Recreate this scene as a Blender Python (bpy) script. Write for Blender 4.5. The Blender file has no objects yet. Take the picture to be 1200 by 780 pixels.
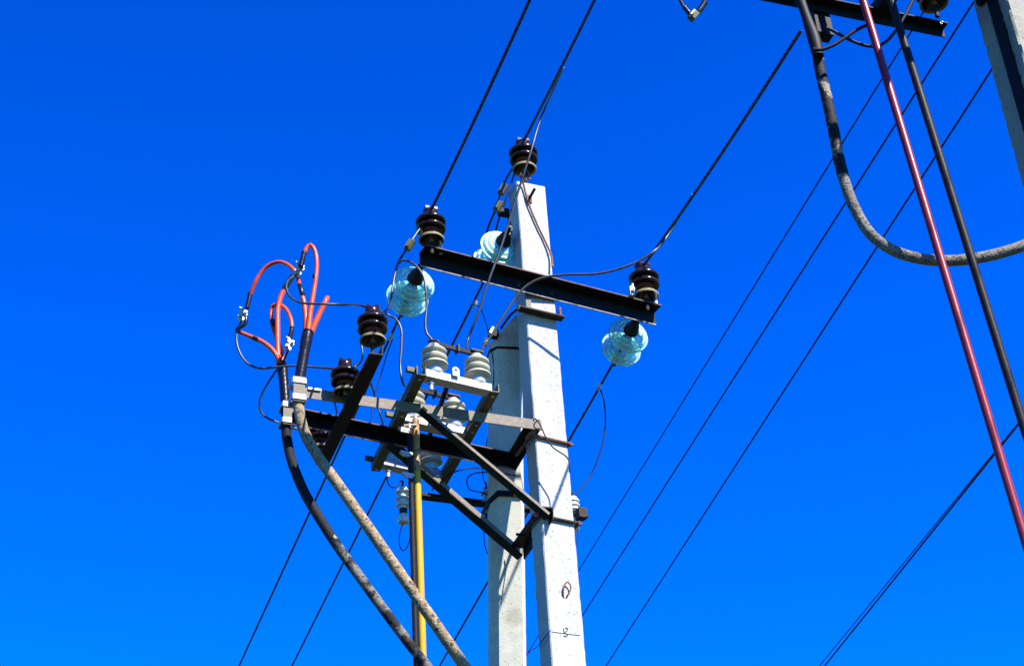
import bpy, bmesh, math, random
from mathutils import Vector, Matrix
random.seed(7)
C = bpy.context.scene
COL = C.collection
R = math.radians

# ------------------------------------------------------------------ camera
FOCAL = 2000.0                                   # focal length in pixels of a 1200 px wide frame
EYE = Vector((0, 0, 1.6))
UP = Vector((-210.0, 3090.0, -FOCAL)).normalized()     # world up in camera axes (pitch 33 deg, small roll)
_f = Vector((0, 0, -1))
YA = (_f - UP * UP.dot(_f)).normalized()
XA = YA.cross(UP)
ROT = Matrix((XA, YA, UP))                       # camera axes -> world axes
cam = bpy.data.cameras.new('camera')
cam.sensor_fit = 'HORIZONTAL'; cam.sensor_width = 36.0; cam.lens = 36.0 * FOCAL / 1200.0
cam.clip_start = 0.05; cam.clip_end = 3000
co = bpy.data.objects.new('camera', cam); COL.objects.link(co)
co.matrix_world = Matrix.Translation(EYE) @ ROT.to_4x4()
C.camera = co

# ------------------------------------------------------------------ sky, sun, exposure
SUN_EL, SUN_AZ = 45.5, -46.0                     # azimuth from +X, counter-clockwise
w = bpy.data.worlds.new('World'); C.world = w; w.use_nodes = True
nt = w.node_tree; nt.nodes.clear()
out = nt.nodes.new('ShaderNodeOutputWorld'); bg = nt.nodes.new('ShaderNodeBackground')
sky = nt.nodes.new('ShaderNodeTexSky'); sky.sky_type = 'NISHITA'; sky.sun_disc = False
sky.sun_elevation = R(SUN_EL); sky.sun_rotation = R(90 - SUN_AZ)
sky.altitude = 200; sky.air_density = 1.0; sky.dust_density = 0.3; sky.ozone_density = 4.0
hs = nt.nodes.new('ShaderNodeHueSaturation'); hs.inputs['Saturation'].default_value = 3.0
hs.inputs['Hue'].default_value = 0.509; hs.inputs['Value'].default_value = 1.0
gm = nt.nodes.new('ShaderNodeGamma'); gm.inputs['Gamma'].default_value = 1.45
tn = nt.nodes.new('ShaderNodeMix'); tn.data_type = 'RGBA'; tn.blend_type = 'MULTIPLY'; tn.inputs['Factor'].default_value = 1
tn.inputs['B'].default_value = (.22, .92, 1, 1)
bg.inputs['Strength'].default_value = 0.062
nt.links.new(sky.outputs[0], hs.inputs['Color']); nt.links.new(hs.outputs[0], gm.inputs['Color']); nt.links.new(gm.outputs[0], tn.inputs['A']); nt.links.new(tn.outputs['Result'], bg.inputs[0])
nt.links.new(bg.outputs[0], out.inputs[0])
sl = bpy.data.lights.new('sun', 'SUN'); sl.energy = 5.0; sl.angle = R(0.5); sl.color = (1.0, 0.955, 0.875)
so = bpy.data.objects.new('sun', sl); COL.objects.link(so)
SUNV = Vector((math.cos(R(SUN_EL)) * math.cos(R(SUN_AZ)), math.cos(R(SUN_EL)) * math.sin(R(SUN_AZ)), math.sin(R(SUN_EL))))
so.rotation_euler = SUNV.to_track_quat('Z', 'Y').to_euler(); so.location = SUNV * 30
vs = C.view_settings
vs.view_transform = 'Standard'; vs.look = 'None'; vs.exposure = 1.8; vs.gamma = 1.0; vs.use_curve_mapping = False
C.cycles.max_bounces = 10; C.cycles.transmission_bounces = 10; C.cycles.transparent_max_bounces = 24

# ------------------------------------------------------------------ measuring helpers (photo point -> world point)
def ray(px, py): return ROT @ Vector(((px - 600) / FOCAL, -(py - 390) / FOCAL, -1))
def P(px, py, y=None, z=None):
    """world point seen at (px, py) standing at distance y, or at height z"""
    r = ray(px, py)
    return EYE + r * ((y - EYE.y) / r.y if z is None else (z - EYE.z) / r.z)
def AX(deg): return Vector((math.cos(R(deg)), math.sin(R(deg)), 0)), Vector((-math.sin(R(deg)), math.cos(R(deg)), 0))
Z = Vector((0, 0, 1))
A, N = AX(23.5)                                  # along the arms / away from the camera along the line

# ------------------------------------------------------------------ materials
ALB = 0.62                                       # overall reflectance level, low to widen the contrast of sun and shade
def mat(name, c, rough=0.6, metal=0.0, layers=(), bump=0.0, bscale=60, spec=0.5, trans=0.0, ior=1.5, coat=0.0):
    """layers: (colour, noise scale, low, high[, stretch]) mixed over the base colour"""
    c = tuple(x * ALB for x in c); layers = [(tuple(x * ALB for x in L[0]),) + tuple(L[1:]) for L in layers]
    m = bpy.data.materials.new(name); m.use_nodes = True
    n = m.node_tree; b = n.nodes['Principled BSDF']
    b.inputs['Roughness'].default_value = rough; b.inputs['Metallic'].default_value = metal
    b.inputs['Specular IOR Level'].default_value = spec
    b.inputs['Transmission Weight'].default_value = trans; b.inputs['IOR'].default_value = ior
    b.inputs['Coat Weight'].default_value = coat
    tc = n.nodes.new('ShaderNodeTexCoord')
    last = None
    for i, L in enumerate(layers):
        mp = n.nodes.new('ShaderNodeMapping')
        mp.inputs['Scale'].default_value = L[4] if len(L) > 4 else (1, 1, 1)
        mp.inputs['Location'].default_value = (3.7 * i, 1.3 * i, 2.1 * i)
        n.links.new(tc.outputs['Object'], mp.inputs['Vector'])
        no = n.nodes.new('ShaderNodeTexNoise'); no.inputs['Scale'].default_value = L[1]; no.inputs['Detail'].default_value = 5
        no.inputs['Roughness'].default_value = 0.65
        n.links.new(mp.outputs[0], no.inputs['Vector'])
        mr = n.nodes.new('ShaderNodeMapRange'); mr.inputs['From Min'].default_value = L[2]; mr.inputs['From Max'].default_value = L[3]
        n.links.new(no.outputs['Fac'], mr.inputs['Value'])
        mx = n.nodes.new('ShaderNodeMix'); mx.data_type = 'RGBA'
        n.links.new(mr.outputs[0], mx.inputs['Factor'])
        if last is None: mx.inputs['A'].default_value = (*c, 1)
        else: n.links.new(last, mx.inputs['A'])
        mx.inputs['B'].default_value = (*L[0], 1)
        last = mx.outputs['Result']
    if last is None: b.inputs['Base Color'].default_value = (*c, 1)
    else: n.links.new(last, b.inputs['Base Color'])
    if bump:
        no = n.nodes.new('ShaderNodeTexNoise'); no.inputs['Scale'].default_value = bscale; no.inputs['Detail'].default_value = 4
        n.links.new(tc.outputs['Object'], no.inputs['Vector'])
        bp = n.nodes.new('ShaderNodeBump'); bp.inputs['Strength'].default_value = bump; bp.inputs['Distance'].default_value = 0.01
        n.links.new(no.outputs['Fac'], bp.inputs['Height']); n.links.new(bp.outputs[0], b.inputs['Normal'])
    return m

def concrete_mat(name, base, pits=0.35, rough_amp=0.25, stain=(0.30, 0.27, 0.18)):
    m = mat(name, base, 0.9, 0, (((base[0] * .80, base[1] * .80, base[2] * .76), 3.0, .48, .72, (1, 1, .35)),
                                 ((base[0] * 1.1, base[1] * 1.1, base[2] * 1.1), 14, .5, .7),
                                 ((base[0] * .66, base[1] * .66, base[2] * .62), 45, .60, .78),
                                 (stain, 2.6, .60, .84, (1, 1, .22))), spec=0.25)
    n = m.node_tree; b = n.nodes['Principled BSDF']
    src = b.inputs['Base Color'].links[0].from_socket
    tc = [x for x in n.nodes if x.type == 'TEX_COORD'][0]
    # air-bubble pits of cast concrete: sparse little dark holes, with their own relief
    vo = n.nodes.new('ShaderNodeTexVoronoi'); vo.inputs['Scale'].default_value = 75; vo.inputs['Randomness'].default_value = 1
    n.links.new(tc.outputs['Object'], vo.inputs['Vector'])
    sc = n.nodes.new('ShaderNodeSeparateColor'); n.links.new(vo.outputs['Color'], sc.inputs[0])
    th = n.nodes.new('ShaderNodeMapRange'); th.inputs['From Min'].default_value = .62; th.inputs['From Max'].default_value = 1.0
    th.inputs['To Min'].default_value = 0.0; th.inputs['To Max'].default_value = 0.34
    n.links.new(sc.outputs[0], th.inputs['Value'])
    lt = n.nodes.new('ShaderNodeMath'); lt.operation = 'LESS_THAN'
    n.links.new(vo.outputs['Distance'], lt.inputs[0]); n.links.new(th.outputs[0], lt.inputs[1])
    mu = n.nodes.new('ShaderNodeMath'); mu.operation = 'MULTIPLY'; mu.inputs[1].default_value = pits
    n.links.new(lt.outputs[0], mu.inputs[0])
    mx = n.nodes.new('ShaderNodeMix'); mx.data_type = 'RGBA'
    n.links.new(mu.outputs[0], mx.inputs['Factor']); n.links.new(src, mx.inputs['A']); mx.inputs['B'].default_value = (.06, .055, .045, 1)
    n.links.new(mx.outputs['Result'], b.inputs['Base Color'])
    n2 = n.nodes.new('ShaderNodeTexNoise'); n2.inputs['Scale'].default_value = 130; n2.inputs['Detail'].default_value = 6
    n.links.new(tc.outputs['Object'], n2.inputs['Vector'])
    ad = n.nodes.new('ShaderNodeMath'); ad.operation = 'SUBTRACT'; n.links.new(n2.outputs['Fac'], ad.inputs[0]); n.links.new(lt.outputs[0], ad.inputs[1])
    bp = n.nodes.new('ShaderNodeBump'); bp.inputs['Strength'].default_value = rough_amp; bp.inputs['Distance'].default_value = 0.004
    n.links.new(ad.outputs[0], bp.inputs['Height']); n.links.new(bp.outputs[0], b.inputs['Normal'])
    return m

M = {}
M['concrete'] = concrete_mat('pale concrete', (.44, .435, .41), .8, .5)
M['concrete_b'] = concrete_mat('cream concrete', (.60, .58, .48), .5, .4)
M['concrete_r'] = concrete_mat('rough concrete', (.30, .285, .235), .8, 1.0)
M['black_steel'] = mat('blackened steel', (.006, .0055, .005), .6, 0, (((.022, .010, .006), 22, .56, .75), ((.009, .008, .008), 70, .5, .7)), .25, 90, spec=.12)
M['brown_steel'] = mat('weathered brown steel', (.035, .027, .020), .7, 0, (((.10, .062, .035), 26, .5, .75), ((.015, .013, .011), 60, .5, .7)), .25, 90, spec=.15)
M['grey_steel'] = mat('weathered grey painted steel', (.165, .13, .09), .75, 0, (((.24, .20, .15), 30, .5, .7, (1, 1, 2)), ((.11, .085, .06), 48, .54, .72)), .3, 120)
M['edge_rust'] = mat('rusted steel edge', (.10, .035, .022), .8, 0, (((.02, .012, .010), 30, .5, .6),))
M['sunlit_lip'] = mat('sunlit steel lip', (.34, .27, .19), .6, 0, (((.03, .024, .02), 16, .5, .6, (1, 1, 1)),))  # strip of sun along the lower lips, painted as a paler colour
M['rust'] = mat('rust', (.19, .065, .025), .85, 0, (((.06, .022, .012), 40, .45, .65), ((.33, .13, .05), 90, .55, .7)), .5, 140)
M['zinc'] = mat('zinc coated steel', (.52, .52, .49), .5, 0.15, (((.36, .36, .32), 18, .45, .7), ((.62, .62, .60), 60, .55, .75)), .1, 60)
M['dull_zinc'] = mat('dull zinc coated steel', (.10, .105, .05), .6, 0.0, (((.065, .068, .030), 20, .45, .7), ((.15, .15, .09), 50, .55, .75)), .1, 60, spec=.2)
M['alu'] = mat('aluminium fitting', (.48, .48, .46), .42, .3, (((.4, .4, .39), 60, .5, .7),), .15, 150)
M['wire'] = mat('weathered line wire', (.012, .012, .013), .55, 0, (((.022, .021, .02), 8, .5, .7),), spec=.2)
M['jumper'] = mat('bare jumper wire', (.035, .035, .036), .42, .2, (((.012, .012, .012), 28, .5, .6),))
M['thinwire'] = mat('dark wire', (.008, .007, .009), .6, spec=.15)
M['brown_glaze'] = mat('brown glazed porcelain', (.018, .007, .005), .18, 0, (((.05, .02, .013), 14, .5, .8),), spec=.3)
M['red_glaze'] = mat('red brown porcelain neck', (.20, .045, .025), .4, spec=.3)
M['biscuit'] = mat('unglazed rim', (.26, .23, .09), .8, 0, (((.22, .20, .09), 40, .5, .7),))
M['hemp'] = mat('hemp wound pin', (.42, .27, .15), .95, 0, (((.12, .07, .04), 160, .45, .6, (1, 1, .6)),), .8, 200)
M['white_glaze'] = mat('cream porcelain', (.50, .47, .34), .25, 0, (((.40, .37, .25), 8, .5, .8),), spec=.4)
M['polymer'] = mat('pale polymer', (.70, .71, .67), .45, 0, (((.55, .56, .52), 14, .5, .8),))
M['iron'] = mat('cast iron cap', (.010, .013, .012), .6, 0, (((.02, .018, .016), 60, .5, .7),), spec=.2)
M['red'] = mat('red heat shrink sleeve', (.62, .070, .006), .42, 0, (((.36, .022, .006), 20, .5, .75),), .08, 60, spec=.3)
M['black'] = mat('black heat shrink sleeve', (.007, .008, .012), .3, 0, (((.014, .014, .02), 30, .5, .7),), .2, 40, spec=.2)
M['tan_cable'] = mat('weathered tan cable', (.29, .195, .085), .85, 0, (((.17, .11, .05), 14, .48, .62), ((.02, .017, .013), 38, .54, .62), ((.50, .42, .29), 60, .56, .68)), .5, 110)
M['shaded_cable'] = mat('shaded cable', (.007, .008, .010), .7, 0, (((.016, .016, .016), 30, .5, .7), ((.34, .30, .24), 6, .585, .62), ((.012, .012, .012), 50, .56, .66)), .5, 110, spec=.15)  # grey cable with its neighbour's shadow put into the colour
M['sunlit'] = mat('scraped dark cable', (.19, .17, .135), .85, 0, (((.010, .010, .011), 13, .46, .56), ((.03, .028, .026), 90, .50, .60)), .5, 110, spec=.15)  # same cable where sun falls, the lit tone put into the colour
M['tape'] = mat('black tape wrap', (.008, .008, .009), .7, 0, (((.26, .22, .15), 8.5, .55, .575), ((.02, .02, .018), 60, .56, .66)), .5, 110, spec=.15)
M['grey_cable'] = mat('grey weathered cable', (.22, .19, .14), .9, 0, (((.15, .125, .09), 9, .45, .65), ((.03, .027, .022), 95, .50, .60), ((.02, .018, .015), 24, .58, .66)), .6, 120)
M['yellow'] = mat('yellow enamel', (.60, .32, .006), .5, 0, (((.50, .28, .01), 10, .5, .75), ((.10, .045, .012), 30, .64, .70)), .08, 40, spec=.2)
M['orange_rust'] = mat('rust through yellow enamel', (.50, .22, .05), .6, 0, (((.10, .045, .02), 26, .50, .60),), .3, 70)
M['rod_grey'] = mat('dark grey enamel', (.016, .014, .014), .5, 0, (((.03, .027, .026), 40, .5, .75), ((.35, .34, .33), 70, .70, .76)), .08, 60, spec=.08)
M['crimson'] = mat('crimson gloss enamel', (.24, .012, .014), .36, 0, (((.16, .008, .022), 12, .5, .8), ((.55, .40, .38), 80, .70, .74)), .05, 30, spec=.28)
M['blue'] = mat('blue twine', (.01, .035, .30), .7)
M['mark'] = mat('scratched mark', (.045, .04, .035), .9)
M['pole_red'] = mat('red end plug', (.30, .02, .015), .6)
M['terminal'] = mat('dark terminal steel', (.03, .03, .028), .6, spec=.2)
M['ground'] = mat('dry grass field', (.026, .034, .009), .95, 0, (((.045, .042, .016), .8, .4, .65), ((.018, .025, .007), 5, .5, .7)), .6, 8)
# sea-green glass
g = bpy.data.materials.new('sea green glass'); g.use_nodes = True
_n = g.node_tree; _b = _n.nodes['Principled BSDF']
_b.inputs['Roughness'].default_value = .12
_t = _n.nodes.new('ShaderNodeBsdfTransparent'); _t.inputs['Color'].default_value = (.80, .97, .92, 1)
_lw = _n.nodes.new('ShaderNodeLayerWeight'); _lw.inputs['Blend'].default_value = .4
_cr = _n.nodes.new('ShaderNodeValToRGB'); _e = _cr.color_ramp.elements
_e[0].position = .25; _e[0].color = (.52, .74, .66, 1); _e[1].position = .75; _e[1].color = (.02, .17, .17, 1)
_n.links.new(_lw.outputs['Facing'], _cr.inputs[0]); _n.links.new(_cr.outputs[0], _b.inputs['Base Color'])
_mr = _n.nodes.new('ShaderNodeMapRange'); _mr.inputs['To Min'].default_value = .13; _mr.inputs['To Max'].default_value = .60
_n.links.new(_lw.outputs['Facing'], _mr.inputs['Value'])
_ms = _n.nodes.new('ShaderNodeMixShader'); _n.links.new(_mr.outputs[0], _ms.inputs[0])
_n.links.new(_t.outputs[0], _ms.inputs[1]); _n.links.new(_b.outputs[0], _ms.inputs[2])
_n.links.new(_ms.outputs[0], _n.nodes['Material Output'].inputs['Surface'])
M['glass'] = g
g2 = g.copy(); g2.name = 'sea green glass ribs'; M['glass_rib'] = g2
for x_ in g2.node_tree.nodes:
    if x_.type == 'MAP_RANGE': x_.inputs['To Min'].default_value = .42; x_.inputs['To Max'].default_value = .80
    if x_.type == 'VALTORGB': x_.color_ramp.elements[0].color = (.60, .82, .75, 1); x_.color_ramp.elements[1].color = (.08, .34, .32, 1)

# ------------------------------------------------------------------ mesh helpers
def new(): return bmesh.new()
def obj(name, bm, m, parent=None, smooth=True, angle=40):
    bmesh.ops.recalc_face_normals(bm, faces=bm.faces)
    me = bpy.data.meshes.new(name); bm.to_mesh(me); bm.free()
    for x in (m if isinstance(m, (list, tuple)) else [m]): me.materials.append(M[x])
    if smooth:
        me.polygons.foreach_set('use_smooth', [True] * len(me.polygons))
        me.set_sharp_from_angle(angle=R(angle))
    o = bpy.data.objects.new(name, me); COL.objects.link(o)
    if parent is not None:
        o.parent = parent
        q = parent; off = Vector()
        while q is not None: off += q.location; q = q.parent
        if not parent.get('local'): o.location = -off
        if parent.get('local'): o['local'] = 1
    return o
def tag(o, label=None, cat=None, group=None, kind=None):
    if label: o['label'] = label
    if cat: o['category'] = cat
    if group: o['group'] = group
    if kind: o['kind'] = kind
    return o
def thing(name, label, cat, loc=(0, 0, 0), group=None, local=False):
    o = bpy.data.objects.new(name, None); COL.objects.link(o); o.location = loc; o.empty_display_size = .05
    if local: o['local'] = 1
    return tag(o, label, cat, group)
def copy_tree(o, parent=None):
    c = o.copy(); COL.objects.link(c)
    if parent is not None: c.parent = parent
    for ch in list(o.children): copy_tree(ch, c)
    return c

def spline(pts, step=0.02):
    """centripetal-ish Catmull-Rom through pts, resampled"""
    pts = [Vector(p) for p in pts]
    if len(pts) < 3: return pts
    ext = [pts[0] * 2 - pts[1]] + pts + [pts[-1] * 2 - pts[-2]]
    res = []
    for i in range(1, len(ext) - 2):
        p0, p1, p2, p3 = ext[i - 1:i + 3]
        t0 = 0; t1 = t0 + max(1e-4, (p1 - p0).length) ** .5; t2 = t1 + max(1e-4, (p2 - p1).length) ** .5; t3 = t2 + max(1e-4, (p3 - p2).length) ** .5
        n = max(2, min(24, int((p2 - p1).length / step)))
        for k in range(n):
            t = t1 + (t2 - t1) * k / n
            a1 = p0 * ((t1 - t) / (t1 - t0)) + p1 * ((t - t0) / (t1 - t0)); a2 = p1 * ((t2 - t) / (t2 - t1)) + p2 * ((t - t1) / (t2 - t1))
            a3 = p2 * ((t3 - t) / (t3 - t2)) + p3 * ((t - t2) / (t3 - t2))
            b1 = a1 * ((t2 - t) / (t2 - t0)) + a2 * ((t - t0) / (t2 - t0)); b2 = a2 * ((t3 - t) / (t3 - t1)) + a3 * ((t - t1) / (t3 - t1))
            res.append(b1 * ((t2 - t) / (t2 - t1)) + b2 * ((t - t1) / (t2 - t1)))
    res.append(pts[-1]); return res
def tube(bm, pts, r, n=10, curve=True, step=0.02, mi=0):
    pts = spline(pts, step) if curve else [Vector(p) for p in pts]
    T = []
    for i in range(len(pts)):
        d = pts[min(i + 1, len(pts) - 1)] - pts[max(i - 1, 0)]; T.append(d.normalized())
    u = T[0].orthogonal().normalized(); rings = []
    for i, p in enumerate(pts):
        u = (u - T[i] * u.dot(T[i])).normalized(); v = T[i].cross(u)
        rr = r(i / (len(pts) - 1)) if callable(r) else r
        rings.append([bm.verts.new(p + (u * math.cos(2 * math.pi * k / n) + v * math.sin(2 * math.pi * k / n)) * rr) for k in range(n)])
    for a, b in zip(rings, rings[1:]):
        for k in range(n): bm.faces.new((a[k], a[(k + 1) % n], b[(k + 1) % n], b[k])).material_index = mi
    bm.faces.new(rings[0][::-1]).material_index = mi; bm.faces.new(rings[-1]).material_index = mi
    return bm
def prism(bm, p0, p1, poly, u, v, mi=0, side={}):
    """extrude a closed 2-D outline (in axes u, v) from p0 to p1"""
    p0, p1, u, v = Vector(p0), Vector(p1), Vector(u), Vector(v)
    a = [bm.verts.new(p0 + u * x + v * y) for x, y in poly]; b = [bm.verts.new(p1 + u * x + v * y) for x, y in poly]
    n = len(poly)
    for k in range(n): bm.faces.new((a[k], a[(k + 1) % n], b[(k + 1) % n], b[k])).material_index = side.get(k, mi)
    bm.faces.new(a[::-1]).material_index = mi; bm.faces.new(b).material_index = mi
    return bm
def rect(w, h, cx=0, cy=0): return [(cx - w / 2, cy - h / 2), (cx + w / 2, cy - h / 2), (cx + w / 2, cy + h / 2), (cx - w / 2, cy + h / 2)]
def ell(w, h, t, cut=0.0): return [(0, 0), (w, 0), (w, t * .75), (t * 1.25, t), (t, t * 1.25), (t * .75, h), (0, h)]   # L section: leg w along u, leg h along v
def chan(w, h, t): return [(0, 0), (w, 0), (w, t), (t, t), (t, h - t), (w, h - t), (w, h), (0, h)]       # U section: web on v, flanges along u
def box(bm, c, ux, uy, uz, sx, sy, sz, mi=0):
    ux, uy, uz = Vector(ux), Vector(uy), Vector(uz)
    return prism(bm, Vector(c) - ux * sx / 2, Vector(c) + ux * sx / 2, rect(sy, sz), uy, uz, mi)
def lathe(bm, prof, n=32, o=(0, 0, 0), ax=Z, mi=0, closed=False):
    o, ax = Vector(o), Vector(ax).normalized(); u = ax.orthogonal().normalized(); v = ax.cross(u)
    rings = []
    for r, h in prof:
        if r < 1e-5: rings.append([bm.verts.new(o + ax * h)])
        else: rings.append([bm.verts.new(o + ax * h + (u * math.cos(2 * math.pi * k / n) + v * math.sin(2 * math.pi * k / n)) * r) for k in range(n)])
    prs = list(zip(rings, rings[1:])) + ([(rings[-1], rings[0])] if closed else [])
    for a, b in prs:
        if len(a) == 1 and len(b) == 1: continue
        for k in range(n):
            if len(a) == 1: f = (a[0], b[k], b[(k + 1) % n])
            elif len(b) == 1: f = (a[k], a[(k + 1) % n], b[0])
            else: f = (a[k], a[(k + 1) % n], b[(k + 1) % n], b[k])
            bm.faces.new(f).material_index = mi
    return bm
def cyl(bm, p0, p1, r, n=16, mi=0): return tube(bm, [p0, p1], r, n, curve=False, mi=mi)
def hexbolt(bm, p, ax, r=.012, l=.012):
    ax = Vector(ax).normalized(); cyl(bm, p, Vector(p) + ax * l, r, 6); cyl(bm, Vector(p) + ax * l, Vector(p) + ax * (l + .012), r * .5, 8)
    return bm
def seg(a, b, t): return Vector(a) * (1 - t) + Vector(b) * t
def sagline(a, b, sag, n=24):
    a, b = Vector(a), Vector(b); return [a.lerp(b, i / n) - Z * sag * 4 * (i / n) * (1 - i / n) for i in range(n + 1)]

# ------------------------------------------------------------------ ground
bm = new(); bmesh.ops.create_grid(bm, x_segments=60, y_segments=60, size=600)
for v in bm.verts: v.co.z = 0.02 * math.sin(v.co.x * .7) * math.cos(v.co.y * .9)
tag(obj('ground', bm, 'ground'), kind='structure')

# ------------------------------------------------------------------ concrete poles
def pole_mesh(levels, jitter=.002, seed=1, step=.04):
    """levels: (centre Vector, list of (x,y) world offsets); corner lines chipped a little"""
    rnd = random.Random(seed); bm = new(); rings = []
    for (c0, q0), (c1, q1) in zip(levels, levels[1:]):
        n = max(1, int((c1 - c0).length / step))
        for i in range(n + (1 if (c1, q1) == levels[-1] else 0)):
            t = i / n; c = c0.lerp(c1, t); ring = []
            for k in range(len(q0)):
                x = q0[k][0] * (1 - t) + q1[k][0] * t; y = q0[k][1] * (1 - t) + q1[k][1] * t
                j = 1 - abs(rnd.gauss(0, jitter)) / max(.03, math.hypot(x, y)) - (rnd.random() < .05) * rnd.random() * jitter * 3 / max(.03, math.hypot(x, y))
                ring.append(bm.verts.new(c + Vector((x * j, y * j, 0))))
            rings.append(ring)
    n = len(rings[0])
    for a, b in zip(rings, rings[1:]):
        for k in range(n): bm.faces.new((a[k], a[(k + 1) % n], b[(k + 1) % n], b[k]))
    bm.faces.new(rings[0][::-1]); bm.faces.new(rings[-1]); return bm
def chamfer_rect(corner, a, n, wa, wn, c):
    """outline (offsets from corner) of a wa x wn section whose near-left edge is at corner"""
    out = []
    for (x, y) in ((c, 0), (wa - c, 0), (wa, c), (wa, wn - c), (wa - c, wn), (c, wn), (0, wn - c), (0, c)):
        p = a * x + n * y; out.append((p.x, p.y))
    return out
ARR = Vector((.090, 8.30, 0))                    # near-left edge of the main pole
def main_section(z):
    wa, wn = .193 + .004 * max(0, 6 - z) * .5, .137 + .0062 * (8 - z)
    mid = A * wa / 2 + N * wn / 2
    return (Vector((ARR.x, ARR.y, z)) + mid, [(x - mid.x, y - mid.y) for x, y in chamfer_rect(ARR, A, N, wa, wn, .006)])
mp = thing('concrete_pole', 'pale square concrete pole rising in the middle with the crossarm near its top', 'utility pole', ARR + A * .1 + N * .09)
obj('pole_shaft', pole_mesh([main_section(0), main_section(4), main_section(8.065)], .0014, 3), 'concrete', mp, angle=25)
FR = lambda px, py, out=0.0: (lambda r: EYE + r * ((ARR - N * out - EYE).dot(N) / r.dot(N)))(ray(px, py))     # point on the pole's front face
bm = new(); tube(bm, [FR(661, 704, -.01), FR(660, 695, .006), FR(661, 686, .013), FR(664.5, 681.5, .017), FR(668.5, 685, .018), FR(668.5, 691, .016), FR(665, 697, .008), FR(662, 703, -.01)], .0042, 8)
obj('lifting_loop', bm, 'rust', mp)
bm = new()
for ln in (((646.5, 739.5), (660, 741.5), (680, 744)), ((660.5, 735.5), (661, 740)), ((662.5, 735), (665.5, 736), (664.5, 738.5), (661, 741), (664, 742), (665.5, 743.5), (663, 745), (660.5, 744))):
    pts = [FR(x, y, .0015) for x, y in ln]
    tube(bm, pts, .0012 if len(ln) == 3 else .0020, 6)
obj('scored_mark', bm, 'mark', mp)
bm = new(); p = FR(620, 233, .004)
box(bm, p, A, N, Z, .036, .008, .055); obj('rust_plate', bm, 'rust', mp, smooth=False)
bm = new(); cyl(bm, p, p - N * .07 + Z * .03 + A * .012, .009, 10); obj('bolt', bm, 'brown_steel', mp)

# leaning strut behind the main pole
S1, S0 = Vector((-.045, 8.60, 7.20)), Vector((-.160, 9.15, 5.17))
sd = (S1 - S0) / (S1.z - S0.z)
def strut_at(z): return S0 + sd * (z - S0.z)
a9, n9 = AX(12)
def strut_section(z, k=1.0):
    w_ = .098 + .004 * max(0, (7.2 - z)) * .5; c = .052; w2 = w_
    q = [(-w_, -w2 + c), (-w_ + c * .75, -w2), (w_ - c * .5, -w2), (w_, -w2 + c), (w_, w2 - c), (w_ - c, w2), (-w_ + c, w2), (-w_, w2 - c)]
    return (strut_at(z), [((a9 * x + n9 * y).x, (a9 * x + n9 * y).y) for x, y in q])
st = thing('strut_pole', 'pale eight-sided concrete strut pole leaning against the back of the square pole', 'utility pole', strut_at(0))
bm = pole_mesh([strut_section(0), strut_section(4), strut_section(7.06)], .0008, 9)
zt = max(v.co.z for v in bm.verts)
for v in bm.verts:                               # slanting cut at the top, rising towards the square pole
    if v.co.z > zt - 1e-4: v.co += sd * max(0.0, .10 + (v.co - strut_at(zt)).dot(a9) * 1.1)
obj('pole_shaft', bm, 'concrete_b', st, angle=22)
def strut_front(px, py, off=0.0):
    r = ray(px, py); c = strut_at(6) - n9 * (.10 + off); nn = (n9 - Z * sd.dot(n9)).normalized()
    return EYE + r * ((c - EYE).dot(nn) / r.dot(nn))
# a round rusty damp stain on the strut's front
n_ = M['concrete_b'].node_tree; b_ = n_.nodes['Principled BSDF']
g_ = n_.nodes.new('ShaderNodeNewGeometry'); vm = n_.nodes.new('ShaderNodeVectorMath'); vm.operation = 'DISTANCE'
vm.inputs[1].default_value = strut_front(602, 722); n_.links.new(g_.outputs['Position'], vm.inputs[0])
nz = n_.nodes.new('ShaderNodeTexNoise'); nz.inputs['Scale'].default_value = 30; n_.links.new(g_.outputs['Position'], nz.inputs['Vector'])
ma = n_.nodes.new('ShaderNodeMath'); ma.operation = 'MULTIPLY_ADD'; ma.inputs[1].default_value = .05; n_.links.new(nz.outputs['Fac'], ma.inputs[0]); n_.links.new(vm.outputs['Value'], ma.inputs[2])
mr_ = n_.nodes.new('ShaderNodeMapRange'); mr_.inputs['From Min'].default_value = .055; mr_.inputs['From Max'].default_value = .090; mr_.inputs['To Min'].default_value = .55; mr_.inputs['To Max'].default_value = 0
n_.links.new(ma.outputs[0], mr_.inputs['Value']); mx_ = n_.nodes.new('ShaderNodeMix'); mx_.data_type = 'RGBA'; mx_.inputs['B'].default_value = (.20, .18, .115, 1)
src_ = b_.inputs['Base Color'].links[0].from_socket; n_.links.new(src_, mx_.inputs['A']); n_.links.new(mr_.outputs[0], mx_.inputs['Factor']); n_.links.new(mx_.outputs['Result'], b_.inputs['Base Color'])
bm = new(); tube(bm, [strut_front(592, 655, .004), strut_front(593.5, 668, .006), strut_front(591, 686, .006), strut_front(588, 705, .004)], .0035, 6)
obj('surface_wire', bm, 'concrete_b', st)
def band(zc, k, t=.005, h=.03, tilt=0.0):
    bm = new(); ring = []
    c, q = strut_section(zc)
    inn = [(x * 1.015, y * 1.015) for x, y in q]; ou = [(x * k, y * k) for x, y in q]
    L = [[bm.verts.new(c + Vector((x, y, s * h / 2 + tilt * (x - y)))) for x, y in o_] for o_ in (inn, ou) for s in (-1, 1)]
    n_ = len(q)
    for a, b in ((0, 2), (2, 3), (3, 1), (1, 0)):
        for i in range(n_): bm.faces.new((L[a][i], L[a][(i + 1) % n_], L[b][(i + 1) % n_], L[b][i]))
    return bm
sb = thing('strut_clamp', 'black band clamp with a lug around the leaning strut pole below the crossarm', 'clamp', strut_at(7.02))
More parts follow.
